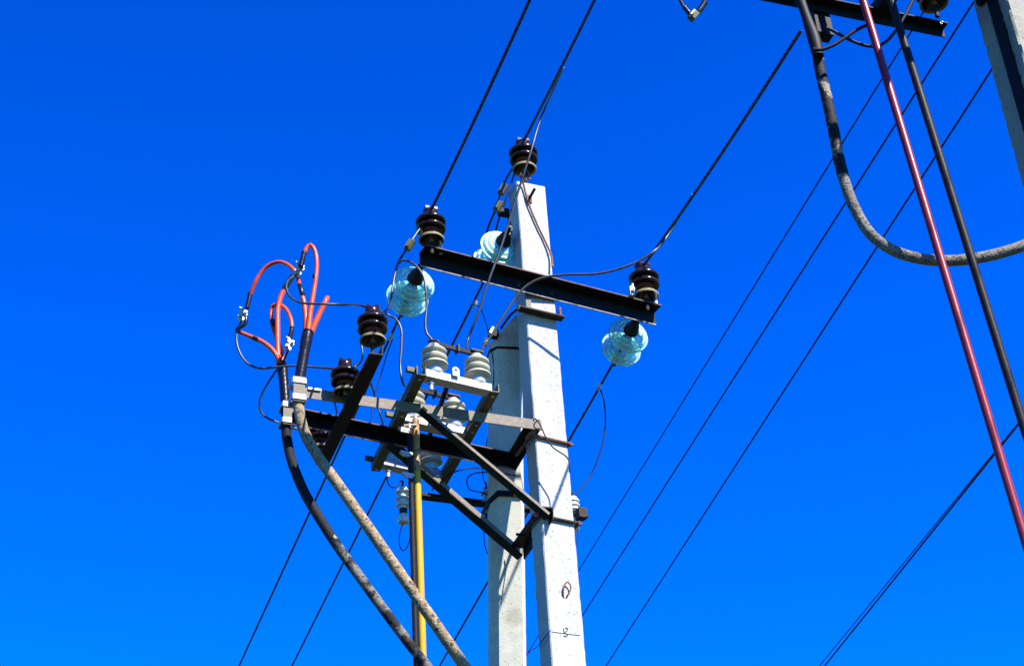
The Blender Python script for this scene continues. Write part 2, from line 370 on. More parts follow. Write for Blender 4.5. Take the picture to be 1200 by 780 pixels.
obj('clamp_band', band(7.02, 1.05, h=.014), 'black_steel', sb, smooth=False)
bm = new(); p = P(578, 391, y=8.50); box(bm, p, A, N, Z, .055, .04, .050); obj('lug', bm, 'black_steel', sb, smooth=False)
bm = new(); box(bm, P(576, 388, y=8.46), (A * .5 + Z * .87), N, (A * .87 - Z * .5), .05, .03, .022); obj('wire_grip', bm, 'zinc', sb, smooth=False)

# right-hand pole
a2, n2 = AX(24)
AR2 = Vector((2.436, 6.0, 0))
def right_section(z):
    wa, wn = .27 + .006 * (8 - z), .222 + .008 * (7.2 - z)
    mid = a2 * wa / 2 + n2 * wn / 2
    return (Vector((AR2.x, AR2.y, z)) + mid, [(x - mid.x, y - mid.y) for x, y in chamfer_rect(AR2, a2, n2, wa, wn, .008)])
rp = thing('concrete_pole', 'rough stained concrete pole cut off by the right edge, black strip down its side', 'utility pole', AR2 + a2 * .13 + n2 * .11)
obj('pole_shaft', pole_mesh([right_section(0), right_section(4), right_section(7.34)], .0042, 5, .022), 'concrete_r', rp, angle=25)
LF = lambda px, py, out=0.0: (lambda r: EYE + r * ((AR2 - a2 * out - EYE).dot(a2) / r.dot(a2)))(ray(px, py))
bm = new(); p0, p1 = LF(1163, 0), LF(1172.5, 30); sd2 = (p1 - p0).normalized()
p0 = Vector((LF(1163, 0).x, LF(1163, 0).y, 8.4)); base = LF(1163, 0)
prism(bm, (base.x, base.y, .1), (base.x, base.y, 7.32), rect(.016, .062), a2, n2)
obj('black_strip', bm, 'black_steel', rp, smooth=False)  # flat black strip down the left face
bm = new(); box(bm, LF(1152, -2, .012), n2, Z, a2, .075, .035, .03); obj('strip_bracket', bm, 'black_steel', rp, smooth=False)

# ------------------------------------------------------------------ pin insulators
def make_pin():
    t = thing('pin_insulator', '', 'insulator', group='brown pin insulators', local=True)
    k = 1.0
    body = [(0.012, .075), (.040, .062), (.046, .050)]
    bm = new()
    #            waist               lower shed                 upper shed                     head
    prof = [(.020, .045), (.040, .030), (.056, .004), (.0635, .003), (.062, .014), (.050, .032), (.046, .040)]
    lathe(bm, prof, 40)
    prof = [(.046, .040), (.043, .052), (.044, .060)]
    lathe(bm, prof, 40, mi=1)
    prof = [(.044, .060), (.060, .058), (.074, .060), (.079, .066), (.0795, .072), (.074, .080), (.058, .096), (.054, .103),
            (.062, .103), (.075, .105), (.0805, .111), (.081, .117), (.075, .128), (.058, .142), (.042, .149), (.035, .153),
            (.033, .160), (.035, .166), (.0385, .170), (.0385, .184), (.034, .190), (.012, .192), (0, .192)]
    lathe(bm, prof, 40)
    for s in (-1, 1):                             # the two horns of the head that hold the wire in its groove
        box(bm, (s * .022, 0, .196), (1, 0, 0), (0, 1, 0), (0, 0, 1), .022, .055, .016)
    obj('porcelain_body', bm, ['brown_glaze', 'red_glaze'], t)
    bm = new(); lathe(bm, [(.0555, .0045), (.0600, -.003), (.0665, -.003), (.0675, .005), (.0640, .010), (.0632, .0035)], 40, closed=True)
    obj('rim', bm, 'biscuit', t)
    bm = new(); cyl(bm, (0, 0, -.012), (0, 0, .05), .0125, 12); obj('hemp_winding', bm, 'hemp', t)
    bm = new(); cyl(bm, (0, 0, -.085), (0, 0, -.010), .0105, 12); cyl(bm, (0, 0, -.030), (0, 0, -.018), .02, 6); obj('pin', bm, 'brown_steel', t)
    bm = new()
    tube(bm, [(.039 * math.cos(a), .039 * math.sin(a), .160 + .003 * math.sin(3 * a)) for a in [i * math.pi / 8 for i in range(17)]], .0042, 7)
    tube(bm, [(.036, 0, .162), (.05, .012, .178), (.052, .016, .190)], .0028, 6)
    obj('tie_wire', bm, 'jumper', t)
    return t
pin0 = make_pin(); used = [False]
def pin(base, label, rz=0, scale=1.0, tilt=None):
    """base = centre of the rim"""
    o = pin0 if not used[0] else copy_tree(pin0); used[0] = True
    o.location = base; o.rotation_euler = (0, 0, R(rz)) if tilt is None else (R(tilt[0]), R(tilt[1]), R(rz)); o.scale = (scale,) * 3
    o['label'] = label; return o
def top(o, dz=.185): return o.location + Z * dz * o.scale.z

# ------------------------------------------------------------------ crossarm of the main pole
CZ = 7.208
cl, cr = P(492, 312.5, z=CZ), P(768, 381.5, z=CZ)
ca = (cr - cl).normalized(); cn = Vector((-ca.y, ca.x, 0))
xa = thing('crossarm', 'black angle-steel crossarm fixed across the front of the square pole', 'crossarm', seg(cl, cr, .5))
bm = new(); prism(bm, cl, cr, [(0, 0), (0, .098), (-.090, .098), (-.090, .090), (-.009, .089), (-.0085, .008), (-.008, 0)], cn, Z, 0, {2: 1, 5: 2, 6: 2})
obj('angle_beam', bm, ['black_steel', 'edge_rust', 'sunlit_lip'], xa, smooth=False)
for t_ in (.40, .54):
    q = seg(cl, cr, t_) - cn * .008 + Z * .035; bm2 = new(); hexbolt(bm2, q, -cn, .010, .010); obj('bolt', bm2, 'rust', xa)
bm = new(); q = FR(619, 355, .006); box(bm, q, A, N, Z, .034, .012, .085); obj('packing_plate', bm, 'grey_steel', xa, smooth=False)
# tie plate under it, with its through bolt
tp = thing('tie_plate', 'short dark angle plate bolted across the square pole just under the crossarm', 'clamp', FR(634, 372))
q0, q1 = FR(607, 365, .004), FR(658, 377, .004)
bm = new(); prism(bm, q0, q1, [(0, .0), (0, .045), (-.008, .045), (-.008, .008), (-.055, .008), (-.055, 0)], N, Z); obj('angle_plate', bm, 'brown_steel', tp, smooth=False)
bm = new(); cyl(bm, seg(q0, q1, .93) - N * .03 + Z * .0, seg(q0, q1, .93) - N * .03 + Z * .075, .009, 10); obj('bolt', bm, 'rust', tp)
bm = new(); tube(bm, [q0 + A * .0 + Z * .02, q0 - A * .015 + N * .06 + Z * .02, q0 - A * .02 + N * .22 + Z * .02], .008, 8); obj('tie_rod', bm, 'brown_steel', tp)

TOPZ = CZ + .098
i1 = P(505.5, 281.5, y=(seg(cl, cr, .05) - cn * .06).y); i1 = Vector((i1.x, i1.y, i1.z))
pinL = pin(P(505.5, 281.5, z=TOPZ + .050), 'brown pin insulator standing on the left end of the long crossarm', 20, 1.10)
pinR = pin(P(757, 347.5, z=TOPZ + .050), 'brown pin insulator standing on the right end of the long crossarm', 25, 1.18)
pinT = pin(P(614.5, 199, y=8.40), 'brown pin insulator on a rusty bracket at the very tip of the square pole', 15, 1.14)
# white porcelain-sleeved bolts holding the pins on the arm
for nm, pi_, px, py, lab in (('bent_bolt', pinL, 515, 290, ''), ('bent_bolt', pinR, 767, 349, '')):
    bm = new(); p = P(px, py - 8, z=TOPZ + .05); q = P(px + 1.5, py + 4, z=TOPZ + .01)
    tube(bm, [p, seg(p, q, .4) + A * .006, q], .007, 8)
    cyl(bm, q, q - Z * .02, .011, 8)
    o = obj(nm, bm, 'alu', xa)
# pole-top bracket under pinT
tb = thing('top_bracket', 'rusty two-legged bracket on the tip of the square pole with a rod running down', 'bracket', pinT.location - Z * .09)
bm = new(); c = pinT.location
tube(bm, [c + Z * .02 - A * .004, c - Z * .05 - A * .03, c - Z * .12 - A * .045 - N * .06], .009, 8)
tube(bm, [c + Z * .0 + A * .02, c - Z * .07 + A * .03], .009, 8); obj('bracket_leg', bm, 'rust', tb)
bm = new(); tube(bm, [FR(610, 203, .05), FR(613, 214, .02), FR(619, 237, .014), FR(630, 264, .012), FR(641, 287, .013), FR(646, 299, .02), FR(647.5, 313, .03)], .0062, 8)
obj('grounding_rod', bm, 'rust', tb)

# ------------------------------------------------------------------ disc strings
def make_disc():
    t = bpy.data.objects.new('disc', None); COL.objects.link(t); t['local'] = 1
    bm = new()
    lathe(bm, [(.034, .004), (.050, .000), (.075, -.006), (.100, -.016), (.119, -.032), (.1275, -.048), (.1275, -.056), (.121, -.054), (.112, -.036), (.096, -.022), (.075, -.013), (.050, -.008), (.034, -.006)], 160, closed=True)
    for r_, z0, z1 in ((.121, -.046, -.062), (.098, -.024, -.062), (.070, -.012, -.064)):
        lathe(bm, [(r_ - .0055, z0), (r_ + .0055, z0), (r_ + .0045, z1), (r_, z1 - .003), (r_ - .0045, z1)], 160, closed=True, mi=1)
    obj('glass_shell', bm, ['glass', 'glass_rib'], t, angle=60)
    bm = new(); lathe(bm, [(0, .086), (.020, .086), (.026, .078), (.033, .060), (.042, .030), (.047, .008), (.047, -.004), (.03, -.006), (0, -.006)], 28); obj('cap', bm, 'iron', t)
    bm = new(); lathe(bm, [(0, -.006), (.021, -.006), (.017, -.028), (.010, -.036), (.009, -.070), (.014, -.072), (.014, -.082), (0, -.084)], 20); obj('pin', bm, 'iron', t)
    return t
disc0 = make_disc(); dused = [False]
def string(S, E, n, label, start=.03, gap=.135, yoke='dead_end_clamp', r=1.0):
    d = (E - S).normalized(); rot = (-d).to_track_quat('Z', 'Y').to_euler()
    t = thing('disc_string', label, 'insulator', S, 'glass disc insulators')
    bm = new(); cyl(bm, S - d * .02, S + d * (start + .02), .011, 10)
    lathe(bm, [(.012, -.004), (.020, -.004), (.020, .010), (.012, .010)], 12, o=S, ax=d, closed=True); obj('hanger', bm, 'iron', t)
    for k in range(n):
        o = disc0 if not dused[0] else copy_tree(disc0); dused[0] = True
        c = d * (start + .09 + gap * k); o.parent = t; o.location = c; o.rotation_euler = rot; o.scale = (r,) * 3
    b = S + d * (start + .09 + gap * (n - 1) + .07)
    bm = new(); u = d.cross(Z).normalized(); v = u.cross(d)
    prism(bm, b, b + d * .06, rect(.028, .020), u, v); prism(bm, b + d * .05, b + d * .13, rect(.018, .044, 0, -.004), u, v)
    cyl(bm, b + d * .075 - u * .022, b + d * .075 + u * .022, .008, 8); cyl(bm, b + d * .11 - u * .022, b + d * .11 + u * .022, .008, 8)
    obj(yoke, bm, 'iron', t, smooth=False)
    return t, b + d * .12
SL = P(493, 312, z=CZ + .01) + cn * .01; EL = P(468.5, 371, z=CZ - .02)
strL, eL = string(SL, EL, 2, 'pair of green glass discs pulled from the left end of the long crossarm', .02)
SR = P(745, 377, z=CZ + .01); ER = P(714, 434, z=CZ - .03)
strR, eR = string(SR, ER, 2, 'pair of green glass discs pulled from the right part of the long crossarm', .0)
ST = P(597, 268, z=7.68); ET = P(566, 332, z=7.62)
strT, eT = string(ST, ET, 2, 'green glass discs half hidden behind the long crossarm beside the square pole', .03)
bm = new(); p = P(590, 249, y=8.42); q = P(597, 268, y=8.5)
box(bm, p, A, N, Z, .06, .05, .035); tube(bm, [p + A * .02, seg(p, q, .5) + A * .03, q], .012, 8); box(bm, q + A * .02, A, N, Z, .05, .04, .07)
tag(obj('string_bracket', bm, 'black_steel', smooth=False), 'black bracket on the shaded side of the square pole holding the glass discs', 'bracket')

# ------------------------------------------------------------------ line conductors
def wire(name, pts, r, m, label, cat='wire', group=None, n=8, curve=True, step=.03):
    bm = new(); tube(bm, pts, r, n, curve, step); o = obj(name, bm, m, smooth=True, angle=80); return tag(o, label, cat, group)
GZ = 7.53
tl, tr, tt = top(pinL), top(pinR), top(pinT)
# right-hand arm, where the three conductors come from
RZ = 7.19
ra0, ra1 = P(900, 2.5, z=RZ), P(1107, 44.5, z=RZ)
rd = (ra1 - ra0).normalized(); ra0 = ra1 - rd * 2.75; rn = Vector((-rd.y, rd.x, 0))
def twisted(pts, r, label):
    """three strands laid round each other"""
    bm = new(); a, b = Vector(pts[0]), Vector(pts[-1]); L = (b - a).length; d = (b - a).normalized(); u = d.orthogonal().normalized(); v = d.cross(u); n = int(L / .011)
    for k in range(3):
        ring = []
        for i in range(n + 1):
            t = i / n * (len(pts) - 1); i0 = min(int(t), len(pts) - 2); p = pts[i0].lerp(pts[i0 + 1], t - i0)
            an = 2 * math.pi * (i / n * L / .12 + k / 3); ring.append(p + (u * math.cos(an) + v * math.sin(an)) * r * .38)
        tube(bm, ring, r * .60, 6, curve=False)
    o = obj('line_conductor', bm, 'wire', angle=80); return tag(o, label, 'conductor', 'line conductors')
def taut(a, b, past=0.0, sag=.02): return sagline(a, b, sag, 20)
def armpoint(px, py, z): return P(px, py, z=z)
n1 = armpoint(620, 0, GZ + .02); n1 = tl + (n1 - tl) * 1.0
l1e = tl + (n1 - tl).normalized() * 2.05
l2n = P(695, 0, z=8.22); l2e = tt + (l2n - tt).normalized() * 2.5
l3e = P(938, 37, z=RZ - .01)
twisted(taut(tl, l1e), .0098, 'overhead conductor rising from the left pin insulator out of the top of the frame')
twisted(taut(tt, l2e), .0098, 'overhead conductor rising from the pole-tip insulator out of the top of the frame')
twisted(taut(tr, l3e, sag=.025), .0098, 'overhead conductor from the right pin insulator to the arm at top right')
def away(a, px, py, z, f=3.2, sag=.35):
    b = P(px, py, z=z); d = b - a
    # passes through the measured point and carries on to the next pole
    far = a + Vector((d.x * f, d.y * f, d.z * f)); n = 40; k = []
    for i in range(n + 1):
        t = i / n; p = a.lerp(far, t); k.append(p)
    return k
wire('line_conductor', away(eL, 280, 780, 7.0), .0084, 'wire', 'conductor running down from the left glass discs, leftmost line at the bottom edge', 'conductor', 'line conductors', step=9)
wire('line_conductor', away(eT, 342, 780, 7.3), .0084, 'wire', 'conductor passing behind the cream switch insulators and crossing behind the tan cable', 'conductor', 'line conductors', step=9)
wire('line_conductor', away(eR, 515, 780, 7.0), .0084, 'wire', 'conductor running down from the right glass discs and passing behind both poles', 'conductor', 'line conductors', step=9)

# far lines behind
def farline(p, q, z, r, label, up=.7, down=1.6, dz=0):
    a, b = P(*p, z=z), P(*q, z=z + dz); d = b - a
    pts = sagline(a - d * up, b + d * down, .0, 30)
    return wire('far_conductor', pts, r, 'thinwire', label, 'conductor', 'conductors of the far line', 6, True, 9)
farline((1081, 16), (680, 665), 9.0, .0054, 'thin far conductor crossing behind the rods, uppermost of the three parallel lines')
farline((1137, 9), (683, 720), 9.0, .0068, 'thin far conductor crossing behind the rods, middle one of the three parallel lines')
farline((1160, 85), (710, 780), 9.0, .0074, 'thin far conductor crossing behind the rods, lowest of the three parallel lines')
farline((1195, 495), (966, 780), 9.0, .0105, 'thin far conductor at the lower right, lower one of a converging pair')
farline((1165, 530), (960, 780), 9.5, .0070, 'thin far conductor at the lower right, upper one of a converging pair', up=.25, dz=.0)

# ------------------------------------------------------------------ support frame on the pole
FZ = 6.28
b1l, b1r = P(352, 459, z=FZ + .035), P(635, 498, z=FZ + .035)
b2l, b2r = P(342, 491, z=FZ + .035), P(604, 545, z=FZ + .035)
fr = thing('support_frame', 'weathered steel bracket frame with knee braces sticking out left from the square pole', 'bracket', (b1r + b2r) / 2)
H = .062
def axis_n(p, q): d = (q - p).normalized(); return d, Vector((-d.y, d.x, 0)).normalized()
d1, m1 = axis_n(b1l, b1r); d2, m2 = axis_n(b2l, b2r)
bm = new(); prism(bm, b1l - Z * H / 2, b1r - Z * H / 2, [(0, 0), (.007, 0), (.007, H - .007), (.05, H - .007), (.05, H), (0, H)], m1, Z)
obj('near_arm', bm, 'grey_steel', fr, smooth=False)
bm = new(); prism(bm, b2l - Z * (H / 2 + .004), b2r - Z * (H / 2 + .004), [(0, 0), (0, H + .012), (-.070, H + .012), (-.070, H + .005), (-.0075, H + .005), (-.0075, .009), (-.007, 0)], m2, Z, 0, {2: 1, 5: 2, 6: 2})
obj('far_arm', bm, ['black_steel', 'edge_rust', 'sunlit_lip'], fr, smooth=False)
e0, e1 = b1r - d1 * .012, b2r - d2 * .0
dn, mn = axis_n(e0, e1)
bm = new(); prism(bm, e0 - Z * (H / 2 + .003) + dn * .009, e1 - Z * (H / 2 + .003) - dn * .008, [(0, 0), (0, H + .004), (.065, H + .004), (.065, H - .004), (.007, H - .004), (.007, 0)], mn, Z)
obj('end_piece', bm, 'black_steel', fr, smooth=False)
LZ = 5.755
k1, k2 = P(641, 601, z=LZ), P(608, 647, z=LZ)
t1, t2 = P(499, 482, z=FZ - .01), P(462, 522, z=FZ - .01)
dk, mk = axis_n(k1, k2)
bm = new(); prism(bm, k1 - Z * .03 + dk * .008, k2 - Z * .03 + dk * .02, [(-.04, 0), (-.04, .075), (.04, .075), (.04, .068), (-.033, .068), (-.033, 0)], mk, Z)
obj('end_piece', bm, 'black_steel', fr, smooth=False)
def brace(p, q, poly, m, side={}):
    d = (q - p).normalized(); u = Vector((-d.y, d.x, 0)).normalized(); v = d.cross(u)
    if v.z < 0: v = -v
    bm = new(); prism(bm, p, q, poly, u, v, 0, side); return obj('knee_brace', bm, m, fr, smooth=False)
ex = (k1 - t1).normalized() * .03
brace(t1 - ex, k1 + ex * .4, [(0, .016), (0, 0), (.062, 0), (.062, .008), (.010, .008), (.010, .016)], ['black_steel', 'grey_steel'], {0: 1})  # near edge in paler steel: sun on it is put into the colour
brace(t2 - ex, k2 + ex * .9, [(0, 0), (.062, 0), (.062, .078), (.055, .078), (.055, .007), (0, .007)], ['black_steel', 'grey_steel'], {3: 1, 4: 1})  # inner faces paler than the rest, painted as lit by the sun
def ubolt(pyl, pyr, z_l, ends, label):
    """rod wrapped round the pole's front face, nuts at the left"""
    t = thing('pole_clamp', label, 'clamp', FR(*pyr))
    a, b = FR(*pyl, .011), FR(*pyr, .011)
    bm = new(); tube(bm, [a + N * .24 - A * .012, a + N * .03 - A * .012, a - A * .004, a + A * .012, seg(a, b, .5), b - A * .008, b + A * .008, b + N * .03 + A * .014, b + N * .25 + A * .014], .0095, 8, step=.01)
    obj('clamp_rod', bm, 'rust' if ends else 'brown_steel', t)
    bm = new(); hexbolt(bm, b + A * .016 + N * .01, A, .014, .010); obj('nut', bm, 'rust', t)
    return t
ubolt((626, 510), (665, 519), 0, True, 'rusty rod clamp around the square pole level with the upper arms')
ubolt((634, 604), (675, 612), 0, False, 'brown rod clamp around the square pole at the foot of the braces')
bm = new(); p = P(626.5, 602.5, y=8.26); cyl(bm, p, p + A * .02 + Z * .004, .012, 10); tag(obj('bolt_end', bm, 'pole_red'), 'small red painted bolt end beside the lower end of the near brace', 'bolt')
bm = new(); p = P(605, 625.5, z=LZ); cyl(bm, p, p + A * .05, .008, 8); obj('bolt', bm, 'black_steel', fr)

# ------------------------------------------------------------------ bar with three pin insulators
BZ = 6.215
g0, g1 = P(441, 415, z=BZ), P(377, 545, z=BZ)
gd, gm = axis_n(g0, g1)
bm = new(); prism(bm, g0 - gd * .0, g1, [(-.036, 0), (.036, 0), (.036, .007), (-.029, .007), (-.029, .055), (-.036, .055)], gm, Z)
tag(obj('insulator_bar', bm, 'black_steel', smooth=False), 'black angle bar slanting under the arms and carrying three brown insulators', 'bracket')
for (px, py), lab in (((436.7, 399), 'nearest brown pin insulator on the slanting black bar, beside the red cable ends'),
                      ((404.5, 460.5), 'brown pin insulator in the middle of the slanting black bar, above the grey arm'),
                      ((376.5, 527), 'far brown pin insulator on the slanting black bar, half hidden by the tan cable')):
    # pins stand on the bar: follow the bar line at the height of the rim
    zz = BZ + .088
    o = pin(P(px, py, z=zz), lab, 10)
pins_bar = [o for o in C.objects if o.name.startswith('pin_insulator') and o.get('label', '').find('slanting black bar') >= 0]
qa, qb, qc = [top(o) for o in pins_bar]

# ------------------------------------------------------------------ disconnector switch
DZ = FZ + .075
c1n, c1f, c2n, c2f = P(494, 439, z=DZ), P(440, 552, z=DZ), P(580, 459, z=DZ), P(518, 569, z=DZ)
sw = thing('disconnector_switch', 'galvanised three-phase switch frame with cream insulators lying on the arms', 'switch', (c1n + c2f) / 2)
dc, mc = axis_n(c1n, c1f); dx = (c2n - c1n).normalized(); nx = Vector((-dx.y, dx.x, 0))
for p, q, s in ((c1n, c1f, 1), (c2n, c2f, -1)):
    dd, mm = axis_n(p, q)                         # mm points to -A side
    bm = new(); prism(bm, p, q, [(-.026, 0), (.026, 0), (.026, .055), (.020, .055), (.020, .006), (-.020, .006), (-.020, .055), (-.026, .055)], mm, Z)
    obj('side_channel', bm, 'dull_zinc', sw, smooth=False)
    for t_ in (.04, .33, .40, .66, .97):
        bm = new(); lathe(bm, [(0, 0), (.009, 0), (.009, .006), (0, .006)], 12, o=seg(p, q, t_) - Z * .0075)
        obj('bolt_head', bm, 'alu', sw)
PH = (.035, .475, .945)
posts = []; blades = []
for k, t_ in enumerate(PH):
    p, q = seg(c1n, c1f, t_), seg(c2n, c2f, t_)
    bm = new(); prism(bm, p + dx * .024 + Z * .004, q - dx * .024 + Z * .004, [(-.035, 0), (.035, 0), (.035, .043), (-.035, .043)], nx, Z)
    obj('cross_member', bm, 'zinc', sw, smooth=False)
    # bearing stub with terminal at the left
    bm = new(); box(bm, p - dx * .055 + Z * .04, dx, nx, Z, .045, .022, .028); obj('shaft_end', bm, 'dull_zinc', sw, smooth=False)
    bm = new(); s_ = seg(p, q, .15) - nx * .0; cyl(bm, s_ - Z * .055, s_ + Z * .004, .012, 12); cyl(bm, s_ - Z * .022, s_ - Z * .010, .018, 6); obj('adjusting_bolt', bm, 'alu', sw)
    for j, f in enumerate((.21, .80)):
        b = seg(p, q, f) + Z * .047 + nx * .004
        posts.append(b)
        bm = new()
        K = 1.27
        pr = [(.030, .030), (.052, .036), (.058, .043), (.058, .050), (.045, .060), (.040, .066), (.052, .070), (.056, .077), (.056, .083), (.044, .093), (.038, .100), (.050, .104), (.054, .110), (.054, .116), (.042, .128), (.030, .134), (0, .134)]
        lathe(bm, [(x * K, y * K) for x, y in pr], 36, o=b); po = obj('post_insulator', bm, 'white_glaze', sw)
        bm = new(); lathe(bm, [(x * K, y * K) for x, y in [(0, 0), (.034, 0), (.036, .004), (.036, .034), (.030, .038), (0, .038)]], 28, o=b); obj('base_collar', bm, 'alu', po)
        bm = new(); lathe(bm, [(x * K, y * K) for x, y in [(0, .130), (.026, .130), (.026, .146), (.022, .151), (0, .151)]], 24, o=b); obj('metal_cap', bm, 'alu', po)
    a_, b_ = posts[-2] + Z * .200, posts[-1] + Z * .200; blades.append((a_, b_))
    bm = new(); box(bm, seg(a_, b_, .5), dx, nx, Z, (b_ - a_).length + .03, .016, .024); ob = obj('contact_blade', bm, 'black_steel', sw, smooth=False)
    for t_, sx, sy, sz, dz_ in ((1, .075, .040, .012, .014), (0, .05, .036, .010, .014), (.55, .010, .045, .045, 0)):
        bm = new(); box(bm, seg(a_, b_, t_) + Z * dz_, dx, nx, Z, sx, sy, sz); obj('terminal', bm, 'terminal', sw, smooth=False)
bm = new(); p = P(534, 434, z=DZ + .07); lathe(bm, [(.010, -.004), (.021, -.004), (.021, .004), (.010, .004)], 24, o=p, ax=nx, closed=True); box(bm, p - Z * .02, dx, nx, Z, .04, .007, .03)
obj('eye_tab', bm, 'zinc', sw)
bm = new(); p, q = P(524, 452, z=DZ + .03), P(511, 481, z=DZ + .03); q = P(500, 520, z=DZ + .03)
prism(bm, p, q, rect(.022, .02), dx, Z); obj('link_bar', bm, 'black_steel', sw, smooth=False)
for px_, py_ in ((518, 489), (511, 486), (515, 490)):
    bm = new(); hexbolt(bm, P(px_, py_, z=DZ - .01), dx, .012, .014); obj('linkage_bolt', bm, 'alu', sw)

for px_, py_ in ((474, 503), (476, 531), (478, 556)):
    bm = new(); c_ = P(px_, py_, y=8.12); box(bm, c_, dx, nx, Z, .07, .02, .016); box(bm, c_ - Z * .014, dx, nx, Z, .05, .014, .010); obj('rod_guide', bm, 'zinc', sw, smooth=False)
# drive rods
def rod(px, ptop, y, r, m, name, label, cap=None, parts=()):
    p = P(px, ptop, y=y); t = thing(name, label, 'rod', (p.x, p.y, .9))
    bm = new(); zs = parts[0] if parts else p.z
    cyl(bm, (p.x, p.y, .9), (p.x, p.y, zs), r, 18); obj('shaft', bm, m, t)
    if parts:
        bm = new(); cyl(bm, (p.x, p.y, zs + .001), (p.x, p.y, p.z), r, 18); obj('rusty_top', bm, 'orange_rust', t)
    bm = new(); cyl(bm, (p.x, p.y, p.z), (p.x, p.y, p.z + .03), r * .55, 10); cyl(bm, (p.x - .03, p.y, p.z + .02), (p.x + .04, p.y, p.z + .02), .008, 8); obj('joint', bm, 'zinc', t)
    bm = new(); box(bm, (p.x, p.y - .03, .95), (1, 0, 0), (0, 1, 0), (0, 0, 1), .05, .12, .12); obj('handle_box', bm, 'rod_grey', t, smooth=False)
    return t, p
yt, yp = rod(487, 491, 8.16, .0190, 'yellow', 'drive_rod', 'yellow vertical drive rod with a rusty orange top below the switch', parts=(6.02,))
dt, dp = rod(480, 502, 8.14, .0155, 'rod_grey', 'drive_rod', 'thin dark grey vertical drive rod just left of the yellow one')
posts_ = posts

# ------------------------------------------------------------------ arresters on their bar
EZ = 6.24
ea, eb = P(480, 577, z=EZ), P(688, 603, z=EZ)
de, me_ = axis_n(ea, eb)
eb_ = thing('arrester_bar', 'dark flat bar behind both poles with a strap bent around the strut', 'bracket', seg(ea, eb, .5))
bm = new(); prism(bm, ea - Z * .022, eb - Z * .022, [(-.03, 0), (.03, 0), (.03, .05), (.024, .05), (.024, .006), (-.03, .006)], me_, Z); obj('bar', bm, 'black_steel', eb_, smooth=False)
bm = new()
zb = 6.17
c, q = strut_section(zb)
w0 = [c + Vector((x * 1.05, y * 1.05, 0)) for x, y in q]
path = [seg(w0[7], w0[6], 0) - a9 * .02 + n9 * .06 - Z * .03, w0[0] + n9 * .02 - Z * .02, w0[1] + Z * .0, w0[2] + Z * 0.0, w0[3] + Z * .0]
for i in range(len(path) - 1):
    d_ = (path[i + 1] - path[i]); u_ = Vector((-d_.y, d_.x, 0)).normalized(); prism(bm, path[i], path[i + 1], rect(.006, .036), u_, Z)
obj('strap', bm, 'black_steel', eb_, smooth=False)
def arrester(px, py, y, label, h=.20, r=.020, spike=True, flip=False):
    p = P(px, py, y=y); t = thing('surge_arrester', label, 'arrester', p, 'surge arresters')
    n = 3; bm = new(); pr = [(0, 0), (r, 0)]
    for k in range(n):
        z0 = h * (k + .35) / n
        pr += [(r, z0), (r * 1.75, z0 + .002), (r * 1.8, z0 + .007), (r * 1.1, z0 + .028), (r, z0 + .034)]
    pr += [(r, h), (0, h)]
    lathe(bm, pr, 28, o=p); obj('housing', bm, 'polymer', t)
    bm = new(); lathe(bm, [(0, h), (r * .8, h), (r * .8, h + .012), (.006, h + .016), (.006, h + .05), (0, h + .05)], 14, o=p); obj('top_stud', bm, 'iron', t)
    bm = new(); lathe(bm, [(0, -.035), (r * .9, -.035), (r * 1.02, -.03), (r * 1.02, 0), (0, 0)], 20, o=p); obj('base', bm, 'iron', t)
    return t, p
ar1, ap1 = arrester(472.5, 596, 8.42, 'white ribbed arrester hanging behind the dark drive rod at the bar end', .125, .022)
bm = new(); lathe(bm, [(0, -.085), (.030, -.085), (.034, -.080), (.034, -.055), (.022, -.040), (.020, -.030), (0, -.03)], 28, o=ap1); obj('bottom_flange', bm, 'polymer', ar1)
ar2, ap2 = arrester(571.5, 602, 9.02, 'white ribbed arrester peeping out behind the left side of the strut', .16, .020)
ar3, ap3 = arrester(673, 600, 9.0, 'white ribbed arrester peeping out behind the right side of the square pole', .085, .020)
bm = new(); lathe(bm, [(0, -.12), (.016, -.12), (.026, -.105), (.026, -.075), (.018, -.06), (.016, -.03), (0, -.03)], 24, o=ap3); obj('bottom_flange', bm, 'polymer', ar3)
bm = new(); box(bm, P(681, 602, y=8.95), A, N, Z, .05, .06, .06); obj('end_block', bm, 'brown_steel', eb_, smooth=False)
wire('arrester_lead', [ap1 - Z * .08, P(469, 622, y=8.42), P(468, 638, y=8.42), P(472, 645, y=8.42), P(477, 641, y=8.4), P(481, 628, y=8.4)], .003, 'thinwire', 'thin looped lead hanging below the white arrester by the dark rod')
wire('arrester_lead', [ap2 - Z * .03, P(567.5, 620, y=9.0), P(568, 638, y=9.0), P(572.5, 650, y=8.98), P(580, 655, y=9.0)], .003, 'thinwire', 'thin looped lead hanging below the arrester at the left of the strut')
wire('arrester_lead', [P(675, 612, y=9.0), P(677, 620, y=8.95), P(677, 632, y=8.95), P(674, 640, y=8.95)], .003, 'thinwire', 'thin lead hanging below the arrester at the right of the square pole')

